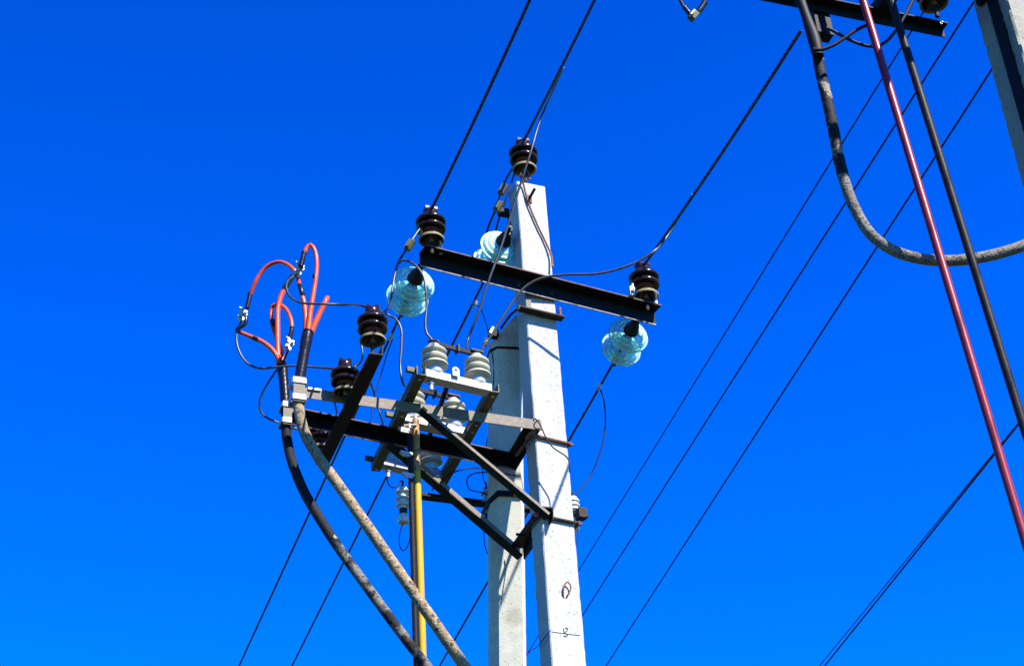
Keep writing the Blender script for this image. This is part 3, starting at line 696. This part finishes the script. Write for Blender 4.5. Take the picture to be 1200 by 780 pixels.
# ------------------------------------------------------------------ thick cables on the left
def px(lst, y): return [P(a, b, y=(c[0] if c else y)) for a, b, *c in lst]
def sleeve(name, bm, m, parent): return obj(name, bm, m, parent, angle=80)
YC1, YC2 = 7.66, 8.12
cb1 = thing('power_cable', 'thick tan cable clamped to the grey arm, red cores fanning out of its black top', 'cable', P(349, 462, y=YC1))
bm = new(); tube(bm, px([(349, 466), (351, 484), (357, 507), (372, 534), (393, 563), (424, 607), (458, 656), (500, 716), (545, 781, 7.75), (600, 860, 7.95), (640, 960, 8.15)], YC1), .0285, 18, step=.03)
c_end = P(640, 960, y=8.15); obj('sheath', bm, 'tan_cable', cb1, angle=80)
bm = new(); tube(bm, [c_end, c_end + Vector((.06, .06, -.5)), c_end + Vector((.10, .10, -1.2)), Vector((c_end.x + .10, c_end.y + .10, 0))], .0285, 16, step=.1); obj('lower_run', bm, 'tan_cable', cb1, angle=80)
bm = new(); tube(bm, px([(349, 470), (350, 452), (354.5, 424), (358.5, 402), (361, 388)], YC1), lambda t: .029 if t < .75 else .029 + .003 * math.sin((t - .75) * 12.5), 18)
sleeve('black_boot', bm, 'black', cb1)
bm = new(); tube(bm, px([(358.5, 391), (358.5, 378), (357, 360), (354, 345)], YC1 + .01), lambda t: .0165 - .0035 * t, 14)
sleeve('red_core', bm, 'red', cb1)
bm = new(); tube(bm, px([(353, 340, 7.67), (348, 324, 7.76), (343, 315, 7.80), (335, 309, 7.82), (325, 307, 7.84), (313, 312, 7.86), (304, 322, 7.87), (298, 333, 7.88), (293.5, 345, 7.9)], YC1), .0112, 14)
sleeve('red_core', bm, 'red', cb1)
bm = new(); tube(bm, px([(361, 390), (363, 370), (367, 345), (370.5, 322), (371, 305), (368.5, 293), (364, 287), (359.5, 290), (356.5, 297)], YC1), lambda t: .0165 - .0045 * min(1, t * 2.2), 14)
sleeve('red_core', bm, 'red', cb1)
bm = new(); tube(bm, px([(364, 391), (369, 379), (376, 364), (382, 352), (383.5, 349, 7.72)], YC1), lambda t: .0165 - .003 * t, 14)
sleeve('red_core', bm, 'red', cb1)
bm = new(); tube(bm, px([(355, 347, YC1 + .01), (353.3, 341, 7.66), (351, 334, 7.68)], YC1), .0135, 12)
sleeve('black_sleeve', bm, 'black', cb1)
bm = new(); tube(bm, px([(356.6, 295), (354.5, 304), (352.5, 312)], YC1), .0145, 12)
sleeve('black_sleeve', bm, 'black', cb1)
bm = new(); tube(bm, px([(293.5, 343), (291.5, 352), (289.5, 361)], 7.9), .0135, 12)
sleeve('black_sleeve', bm, 'black', cb1)
bm = new(); tube(bm, px([(368.8, 322), (368.6, 325)], YC1), .0135, 12, curve=False)
sleeve('black_sleeve', bm, 'black', cb1)

cb2 = thing('power_cable', 'thick dark shaded cable left of the tan one, red cores looping from its top', 'cable', P(338, 490, y=YC2))
k2_ = px([(335, 497), (336, 512), (342, 540), (356, 575), (374, 606), (396, 640), (430, 687), (470, 741), (503, 784, 8.15), (550, 850, 8.25), (600, 960, 8.4)], YC2)
k2_ = spline(k2_, .03); m_ = len(k2_) * 3 // 10
bm = new(); tube(bm, k2_[:m_ + 1], .0275, 18, curve=False); obj('sheath', bm, 'shaded_cable', cb2, angle=80)
bm = new(); tube(bm, k2_[m_:], .0270, 18, curve=False); obj('sunlit_sheath', bm, 'sunlit', cb2, angle=80)
c_end = P(600, 960, y=8.4)
bm = new(); tube(bm, [c_end, c_end + Vector((.06, .06, -.5)), c_end + Vector((.10, .10, -1.2)), Vector((c_end.x + .10, c_end.y + .10, 0))], .0275, 16, step=.1); obj('lower_run', bm, 'shaded_cable', cb2, angle=80)
bm = new(); tube(bm, px([(335.5, 499), (334.5, 476), (333, 452), (331, 432), (330, 425)], YC2), lambda t: .027 if t < .75 else .027 + .003 * math.sin((t - .75) * 12.5), 18); sleeve('black_boot', bm, 'black', cb2)
YD = YC2
bm = new(); tube(bm, px([(327, 427), (325.5, 410), (325.2, 385), (325.5, 362), (328.5, 349), (333.5, 338)], YD - .02), lambda t: .016 - .001 * t, 14)
sleeve('red_core', bm, 'red', cb2)
bm = new(); tube(bm, px([(331, 427), (329.5, 412), (325, 398), (319.5, 382), (317.5, 369), (318.8, 360), (322.5, 357, YD), (328, 357.5, YD), (334, 361, YD - .03), (339, 369, YD - .05), (341.5, 377, YD - .06), (342, 385, YD - .06)], YD + .012), lambda t: .015 - .0035 * min(1, t * 2), 14)
sleeve('red_core', bm, 'red', cb2)
bm = new(); tube(bm, px([(328.5, 424), (322.5, 414), (314, 405), (303, 398), (293, 394), (281, 389)], YD - .03), lambda t: .0155 - .004 * t, 14)
sleeve('red_core', bm, 'red', cb2)
bm = new(); tube(bm, px([(332.5, 340), (338, 331), (343, 323)], YD - .02), .0165, 12)
sleeve('black_sleeve', bm, 'black', cb2)
bm = new(); tube(bm, px([(342, 383), (341, 391), (337.5, 399)], YD - .06), .0135, 12)
sleeve('black_sleeve', bm, 'black', cb2)
bm = new(); tube(bm, px([(296.5, 395.6), (302.5, 398.2)], YD - .03), .0142, 12, curve=False)
sleeve('black_sleeve', bm, 'black', cb2)
bm = new(); tube(bm, px([(281.5, 389), (277.5, 387.5), (280, 384), (285.5, 381), (288.5, 375), (287, 369)], YD - .05), .0115, 12)
sleeve('black_sleeve', bm, 'black', cb2)
bm = new(); tube(bm, px([(319.0, 374.5), (320.6, 381)], YD + .003), .0132, 12, curve=False)
sleeve('black_sleeve', bm, 'black', cb2)

def lug(px0, y, label, s=1.0):
    c = P(*px0, y=y); bm = new(); rnd = random.Random(int(px0[0]))
    u = (A * .7 + Z * .7).normalized(); v = N; w_ = u.cross(v)
    box(bm, c, u, v, w_, .075 * s, .022, .035 * s); box(bm, c + u * .022 * s + w_ * .012, u, v, w_, .028 * s, .034, .05 * s)
    box(bm, c - u * .025 * s - w_ * .006, u, v, w_, .022 * s, .03, .055 * s)
    for k in (-1, 1): cyl(bm, c + u * k * .02 - v * .03, c + u * k * .02 + v * .02, .008, 6)
    hexbolt(bm, c + u * .028 + w_ * .03, w_, .010, .012)
    return tag(obj('cable_lug', bm, 'alu', smooth=False), label, 'cable lug', 'bolted cable lugs')
lug((350.5, 317), 7.70, 'silver bolted lug at the top between the two tall red cores', .75)
lug((284, 370), 7.98, 'silver bolted lug at the lower left end of the red arc', .75)
lug((339, 405), 8.03, 'silver bolted lug below the short red loop beside the black boot', .7)

def cclamp(c, label):
    t = thing('cable_clamp', label, 'clamp', c, 'cable clamps')
    u, n_ = d1, m1
    bm = new(); box(bm, c + u * .0 - n_ * .034, u, n_, Z, .062, .012, .15); obj('backing_block', bm, 'grey_steel', t, smooth=False)
    for s in (-1, 1):
        bm = new(); pts = [c + Z * s * .05 + n_ * .05, c + Z * s * .05 - u * .038 + n_ * .04, c + Z * s * .05 - u * .040 - n_ * .030, c + Z * s * .05 - u * .034 - n_ * .044, c + Z * s * .05 + u * .034 - n_ * .044, c + Z * s * .05 + u * .040 - n_ * .030, c + Z * s * .05 + u * .038 + n_ * .04]
        for i in range(len(pts) - 1):
            d_ = pts[i + 1] - pts[i]; q_ = Vector((-d_.y, d_.x, 0)).normalized()
            prism(bm, pts[i], pts[i + 1], rect(.005, .030), q_, Z)
        obj('strap', bm, 'zinc', t, smooth=False)
    return t
cclamp(P(348.5, 459.5, y=YC1), 'grey block with two pale straps holding the tan cable to the near arm')
cclamp(P(336.5, 487, y=YC2), 'grey block with two pale straps holding the dark cable to the far arm')
bm = new(); c = P(368, 457, z=FZ + .06); box(bm, c, d1, m1, Z, .07, .03, .012); tag(obj('bent_strip', bm, 'zinc', smooth=False), 'small pale bent strip on the grey arm just right of the tan cable clamp', 'strip')
bm = new(); c = P(366, 489, z=FZ + .085); box(bm, c, d1, m1, Z, .06, .03, .010); tag(obj('bent_strip', bm, 'zinc', smooth=False), 'small pale strip on the black arm end just right of the tan cable', 'strip')

# ------------------------------------------------------------------ jumpers
YS = 8.0
def J(lst, y, r, m, label, cat='jumper wire', group='jumper wires', end=None): return wire('jumper_wire', px(lst, y) + ([end] if end is not None else []), r, m, label, cat, group, 8, True, .02)
J([(283, 376), (278, 388), (277.5, 402), (283, 417), (292, 427), (305, 431.5), (322, 430), (345, 428.5), (370, 430, 8.0), (392, 432, 7.98), (404, 433, qb.y)], 7.98, .0068, 'jumper', 'black jumper curving from the lower left lug to the middle brown insulator')
J([(338, 409), (333, 421, 8.08), (321, 438, 8.14), (309, 457, 8.16), (304, 471, 8.18), (306, 483, 8.2), (314, 490, 8.22), (327, 495, 8.25), (350, 503, 8.3), (376, 508, qc.y)], 8.03, .0062, 'jumper', 'black jumper drooping left of the dark cable down to the far brown insulator')
J([(347, 322), (339, 327, 7.66), (335.5, 334, 7.62), (337, 343, 7.6), (343, 350.5, 7.58), (355, 355, 7.56), (378, 356, 7.56), (405, 357, 7.58), (425, 358.5, qa.y), (437, 361, qa.y)], 7.70, .0068, 'jumper', 'bare jumper looping from the top lug across the red cores to the near brown insulator')
J([(437, 362, qa.y), (452, 364, 7.7), (457, 358, 7.75), (459, 345, 7.8), (462, 325, 7.83), (467, 307, 7.83), (477, 291, 7.8), (487, 275, 7.82), (497, 262, 7.85), (505, 256, tl.y)], 7.75, .0070, 'jumper', 'bare jumper rising from the near brown insulator to the left end of the crossarm')
J([(467, 309, 7.81), (471, 305, 7.8), (479, 306, 7.8), (488, 312, 7.79), (496, 323, 7.79), (499, 340, 7.79), (500, 358), (498.5, 378), (500, 390)], 7.8, .0070, 'jumper', 'bare jumper arching past the left glass discs down to a cream switch insulator', end=blades[0][0] + Z * .015)
J([(440, 359, qa.y), (453, 368), (464, 374), (470, 385), (470.5, 405), (469, 428), (471, 445), (475, 453, 7.95)], 7.75, .0068, 'jumper', 'bare jumper dropping between the near brown insulator and the switch frame')
J([(404, 433, qb.y), (415, 430), (423, 424), (425, 414), (423.5, 404), (424, 392, 8.05)], 7.98, .0060, 'jumper', 'short bare jumper hooking up from the middle brown insulator')
J([(407, 431, qb.y), (418, 433), (429, 442, 8.1), (437, 455, 8.15), (440, 470, 8.2), (446, 486, 8.22), (450, 500, 8.25)], 8.0, .0060, 'jumper', 'bare jumper passing behind the black bar down to the left side of the switch')
J([(392, 470), (394, 480), (396.5, 492)], 8.3, .0052, 'jumper', 'short bare wire below the middle brown insulator behind the bar')
J([(460, 397, 8.3), (452, 420), (444, 447), (437, 470), (435.5, 490), (437.5, 507)], 8.3, .0034, 'thinwire', 'thin dark wire hanging from the left line behind the black bar')
J([(660, 79, 7.40), (648, 106, 7.64), (637, 131, 7.85), (631, 147, 7.86), (622, 178, 7.85), (608, 222, 7.9), (597, 258, 7.93), (586, 293, 7.95), (574, 325, 7.96), (564, 357, 7.98), (555, 381, 8.0), (549, 396, 8.03)], 7.9, .0072, 'jumper', 'long bare jumper running down past the pole tip to the right cream switch insulator', end=seg(*blades[0], .78) + Z * .012)
J([(812, 228, 8.0), (797, 252, 8.18), (781, 278, 8.2), (768, 293), (750, 305), (728, 314), (700, 320.5), (660, 322), (634, 326), (618, 334), (606, 346), (592, 367), (579, 387), (576, 393), (570, 400)], 8.1, .0072, 'jumper', 'bare jumper swinging from the right conductor across the crossarm to the strut clamp', end=blades[0][1] + Z * .02 + dx * .03)
J([(608, 188, tt.y), (597, 203, 8.42), (588, 222, 8.42), (582, 243, 8.45), (575, 259, 8.5), (571, 270, 8.55), (570, 286, 8.62)], 8.4, .0070, 'wire', 'bare jumper from the pole-tip insulator down to the discs behind the crossarm')
J([(607, 190, tt.y), (600, 212, 8.40), (592, 236, 8.42), (586, 252, 8.45), (573, 300, 8.66)], 8.4, .0060, 'wire', 'second strand beside the jumper left of the pole tip')
J([(555, 357, 8.8), (563, 361), (568, 374), (572, 387), (575, 392, 8.5)], 8.7, .0030, 'thinwire', 'thin wire between the clamp under the crossarm and the strut clamp')
J([(572, 400, 8.5), (576, 411), (578.5, 430), (578, 455), (575, 485, 8.7), (571, 515, 8.9), (567, 540, 9.0), (566, 558, 9.02), (571, 572, 9.02)], 8.5, .0032, 'thinwire', 'thin wire hanging from the strut clamp down the strut edge to the arrester')
J([(702, 453, 9.15), (707, 466), (709.5, 488), (708, 510), (702, 534), (692, 557, 9.1), (682, 570, 9.05), (675, 580, 9.0)], 9.1, .0044, 'thinwire', 'thin wire hanging from the right line in a long bow to the right arrester')
J([(625, 493), (627, 490), (632, 496), (636, 504), (640, 513), (648, 524), (657, 530), (664, 535), (667, 541), (667.5, 553)], 8.2, .0040, 'thinwire', 'thin dark grounding wire looping over the front of the square pole')
J([(632, 492, 8.22), (628, 494, 8.2), (625.5, 498, 8.2), (628, 502, 8.2), (633, 502, 8.22)], 8.2, .0040, 'thinwire', 'small dark wire loop at the end of the upper grey arm')
J([(506, 574, 8.5), (516, 565), (528, 555), (545, 549), (570, 547.5, 8.6)], 8.5, .0042, 'thinwire', 'dark wire curving from the switch foot to the strut under the black arm')
J([(575, 582, 9.0), (566, 577, 8.95), (550, 573), (547, 563), (549, 558), (557, 554), (570, 553), (592, 555, 8.7), (604, 557, 8.6)], 8.9, .0040, 'thinwire', 'dark wire looping round to the arrester left of the strut')
J([(453, 559, 8.5), (456, 568, 8.45), (461, 571, 8.4), (467, 568, 8.42), (470, 562, 8.42)], 8.45, .0038, 'thinwire', 'short dark loop between the switch foot and the white arrester by the rods')

def wclamp(p, d, label, m='alu', s=1.0):
    c = P(*p[:2], y=p[2]); bm = new(); d = Vector(d).normalized(); u = d.cross(Vector((0, -1, .3))).normalized(); v = u.cross(d)
    box(bm, c, d, u, v, .075 * s, .04 * s, .03 * s); box(bm, c + v * .014, d, u, v, .055 * s, .026 * s, .024 * s)
    for k in (-1, 0, 1): hexbolt(bm, c + d * k * .024 * s - v * .012 * s, -v, .009 * s, .010)
    return tag(obj('wire_clamp', bm, m, smooth=False), label, 'wire clamp', 'bolted wire clamps')
wd = (P(468, 307, y=7.8) - P(487, 275, y=7.8))
wclamp((480, 287, 7.78), wd, 'grey bolted clamp on the jumper left of the left pin insulator', 'dull_zinc', .9)
wclamp((589.5, 222, 8.36), wd, 'grey bolted clamp left of the pole tip, upper one of two', 'dull_zinc', .95)
wclamp((584, 242, 8.38), wd, 'grey bolted clamp left of the pole tip, lower one of two', 'dull_zinc', .95)
wclamp((557, 355.5, 8.85), wd, 'small silver clamp on the conductor passing under the crossarm', 'alu', .5)
wclamp((702, 453.5, 9.12), wd, 'small silver clamp on the line below the right glass discs', 'alu', .55)
wclamp((458, 395, 8.4), wd, 'small silver clamp on the line beside the near brown insulator', 'alu', .55)
wclamp((570, 401, 8.3), wd, 'small dark clamp hanging between the strut and the right cream insulator', 'dull_zinc', .6)
bm = new(); q = P(740, 342, z=TOPZ + .03); box(bm, q, A, N, Z, .03, .03, .06); cyl(bm, q - Z * .02, q + Z * .06 + A * .012, .008, 8); hexbolt(bm, q - N * .015, -N, .011, .012); obj('wire_stub', bm, 'alu', xa, smooth=False)
wire('blue_twine', [P(645.6, 738, y=8.292), P(643.6, 739.5, y=8.285), P(637, 748, y=8.33), P(631, 756, y=8.39), P(623, 761, y=8.6), P(617, 767.5, y=8.85)], .0032, 'blue', 'blue twine tied round the square pole low down and running to the strut', 'twine')

# ------------------------------------------------------------------ right-hand arm, rods, cable
rs = thing('support_frame', 'black steel arm and brackets hung from the right pole at the top right corner', 'bracket', ra1)
bm = new(); prism(bm, ra0, ra1, [(0, 0), (0, .055), (-.052, .055), (-.052, .048), (-.008, .047), (-.007, 0)], rn, Z); obj('long_arm', bm, 'black_steel', rs, smooth=False)
for x_ in (1022, 0):                       # cross pieces going back to a second arm overhead
    p = P(x_, 18, z=RZ + .0575) if x_ else ra1 - rd * 2.1 + Z * .0575
    bm = new(); prism(bm, p + rn * .05, p - rn * 1.1, [(0, 0), (.07, 0), (.07, .007), (.007, .007), (.007, .06), (0, .06)], rd, Z); obj('cross_piece', bm, 'black_steel', rs, smooth=False)
pp = P(1022, 18, z=RZ + .08)
bm = new(); prism(bm, pp - rn * 1.02 - rd * 1.3 + Z * .085, pp - rn * 1.02 + rd * 1.25 + Z * .085, [(0, 0), (0, .08), (-.08, .08), (-.08, .073), (-.007, .073), (-.007, 0)], rn, Z); obj('long_arm', bm, 'black_steel', rs, smooth=False)
bm = new(); q = P(961, 24, z=RZ - .02); box(bm, q, rd, rn, Z, .085, .05, .20); box(bm, q - Z * .10 + rd * .02, rd, rn, Z, .04, .06, .02); obj('clamp_block', bm, 'black_steel', rs, smooth=False)
q = P(1101, 30, z=RZ + .030) - rn * .012
bm = new(); hexbolt(bm, q, -rn, .006, .005); obj('bolt', bm, 'alu', rs)
pr_ = pin(P(1094.5, 4, z=RZ + .055 + .065), 'brown pin insulator with a yellowish rim on the arm at the top right', 10, 1.06)
YR = 5.95
cb3 = thing('power_cable', 'thick grey weathered cable hanging in a bow at the right from the top arm', 'cable', P(960, 70, y=YR))
bm = new(); tube(bm, px([(957, 58), (961, 82), (968, 113), (976, 150), (983, 187), (992, 220), (1004, 249), (1021, 275), (1046, 293), (1075, 302.5), (1108, 305.5), (1140, 303), (1172, 296.5), (1203, 286), (1240, 262, 6.05), (1275, 220, 6.15)], YR), .0240, 18, step=.02); obj('sheath', bm, 'grey_cable', cb3, angle=80)
bm = new(); tube(bm, px([(959, 66), (954, 46), (947, 26), (940, 6), (932, -16), (925, -40, 5.85)], YR - .04), lambda t: .026 + .004 * math.sin(t * 9), 16); sleeve('black_boot', bm, 'thinwire', cb3)
bm = new(); tube(bm, px([(959, 70), (961.5, 84), (968.3, 113), (976.3, 150), (983.3, 187), (988, 206)], YR), lambda t: .0256 + .0006 * math.sin(t * 60), 16, step=.01)
obj('tape_wrap', bm, 'tape', cb3, angle=80)
J([(953, 58), (962, 58.5), (975, 54), (988, 46), (1001, 37), (1014, 30.5), (1022, 28)], 5.84, .0085, 'rod_grey', 'grey strap wire curving right from the top of the hanging grey cable')
J([(968, 33), (976, 36), (988, 43), (1003, 50), (1016, 54), (1027, 54.5), (1037, 50), (1047, 40), (1055, 28), (1063, 14), (1072, -4)], 5.9, .0078, 'thinwire', 'black jumper dipping under the right arm behind the crimson rod')
def lean_rod(p, q, r, m, label):
    a, b = P(*p, y=5.8), P(*q, y=5.8); d = (b - a) / (b.z - a.z); t_ = a + d * 1.2; f = a + d * (.35 - a.z)
    t = thing('drive_rod', label, 'rod', f)
    bm = new(); tube(bm, [f.lerp(t_, i / 24) for i in range(25)], r, 20, curve=False); obj('shaft', bm, m, t, angle=80)
    bm = new(); box(bm, f, (1, 0, 0), (0, 1, 0), Z, .12, .10, .16); obj('handle_box', bm, 'rod_grey', t, smooth=False)
    return t
lean_rod((1011, 0), (1199, 625), .0182, 'crimson', 'glossy crimson drive rod slanting down the right side of the view')
lean_rod((1044, 0), (1200, 500), .0182, 'rod_grey', 'dark grey drive rod slanting down just right of the crimson rod')
# hanging loop at the top edge
lp = thing('jumper_loop', 'black jumper loop with a bolted clamp dipping in from the top edge', 'jumper wire', P(812, 18, y=5.7))
bm = new(); tube(bm, px([(786, -26), (792, -10), (798, 2), (803, 11), (809, 17), (812, 19.5)], 5.7), .0075, 10)
tube(bm, px([(812, 19.5), (817, 14.5), (824, 5), (830, -6), (838, -24)], 5.7), .0085, 10); obj('bare_wire', bm, 'thinwire', lp)
bm = new(); tube(bm, px([(802, 9), (805, 12.5), (808, 16)], 5.7), .0115, 10); tube(bm, px([(818, 14.5), (822, 9.5), (826, 3)], 5.7), .0145, 10); obj('black_sleeve', bm, 'black', lp)
bm = new(); q = P(812.5, 18.5, y=5.69); u_ = (P(818, 12, y=5.69) - P(809, 22, y=5.69)).normalized(); box(bm, q, u_, N, u_.cross(N), .04, .03, .032); obj('clamp', bm, 'dull_zinc', lp, smooth=False)
bm = new(); q = P(811, 15.5, y=5.67); box(bm, q, u_, N, u_.cross(N), .03, .02, .008); obj('lug_plate', bm, 'alu', lp, smooth=False)
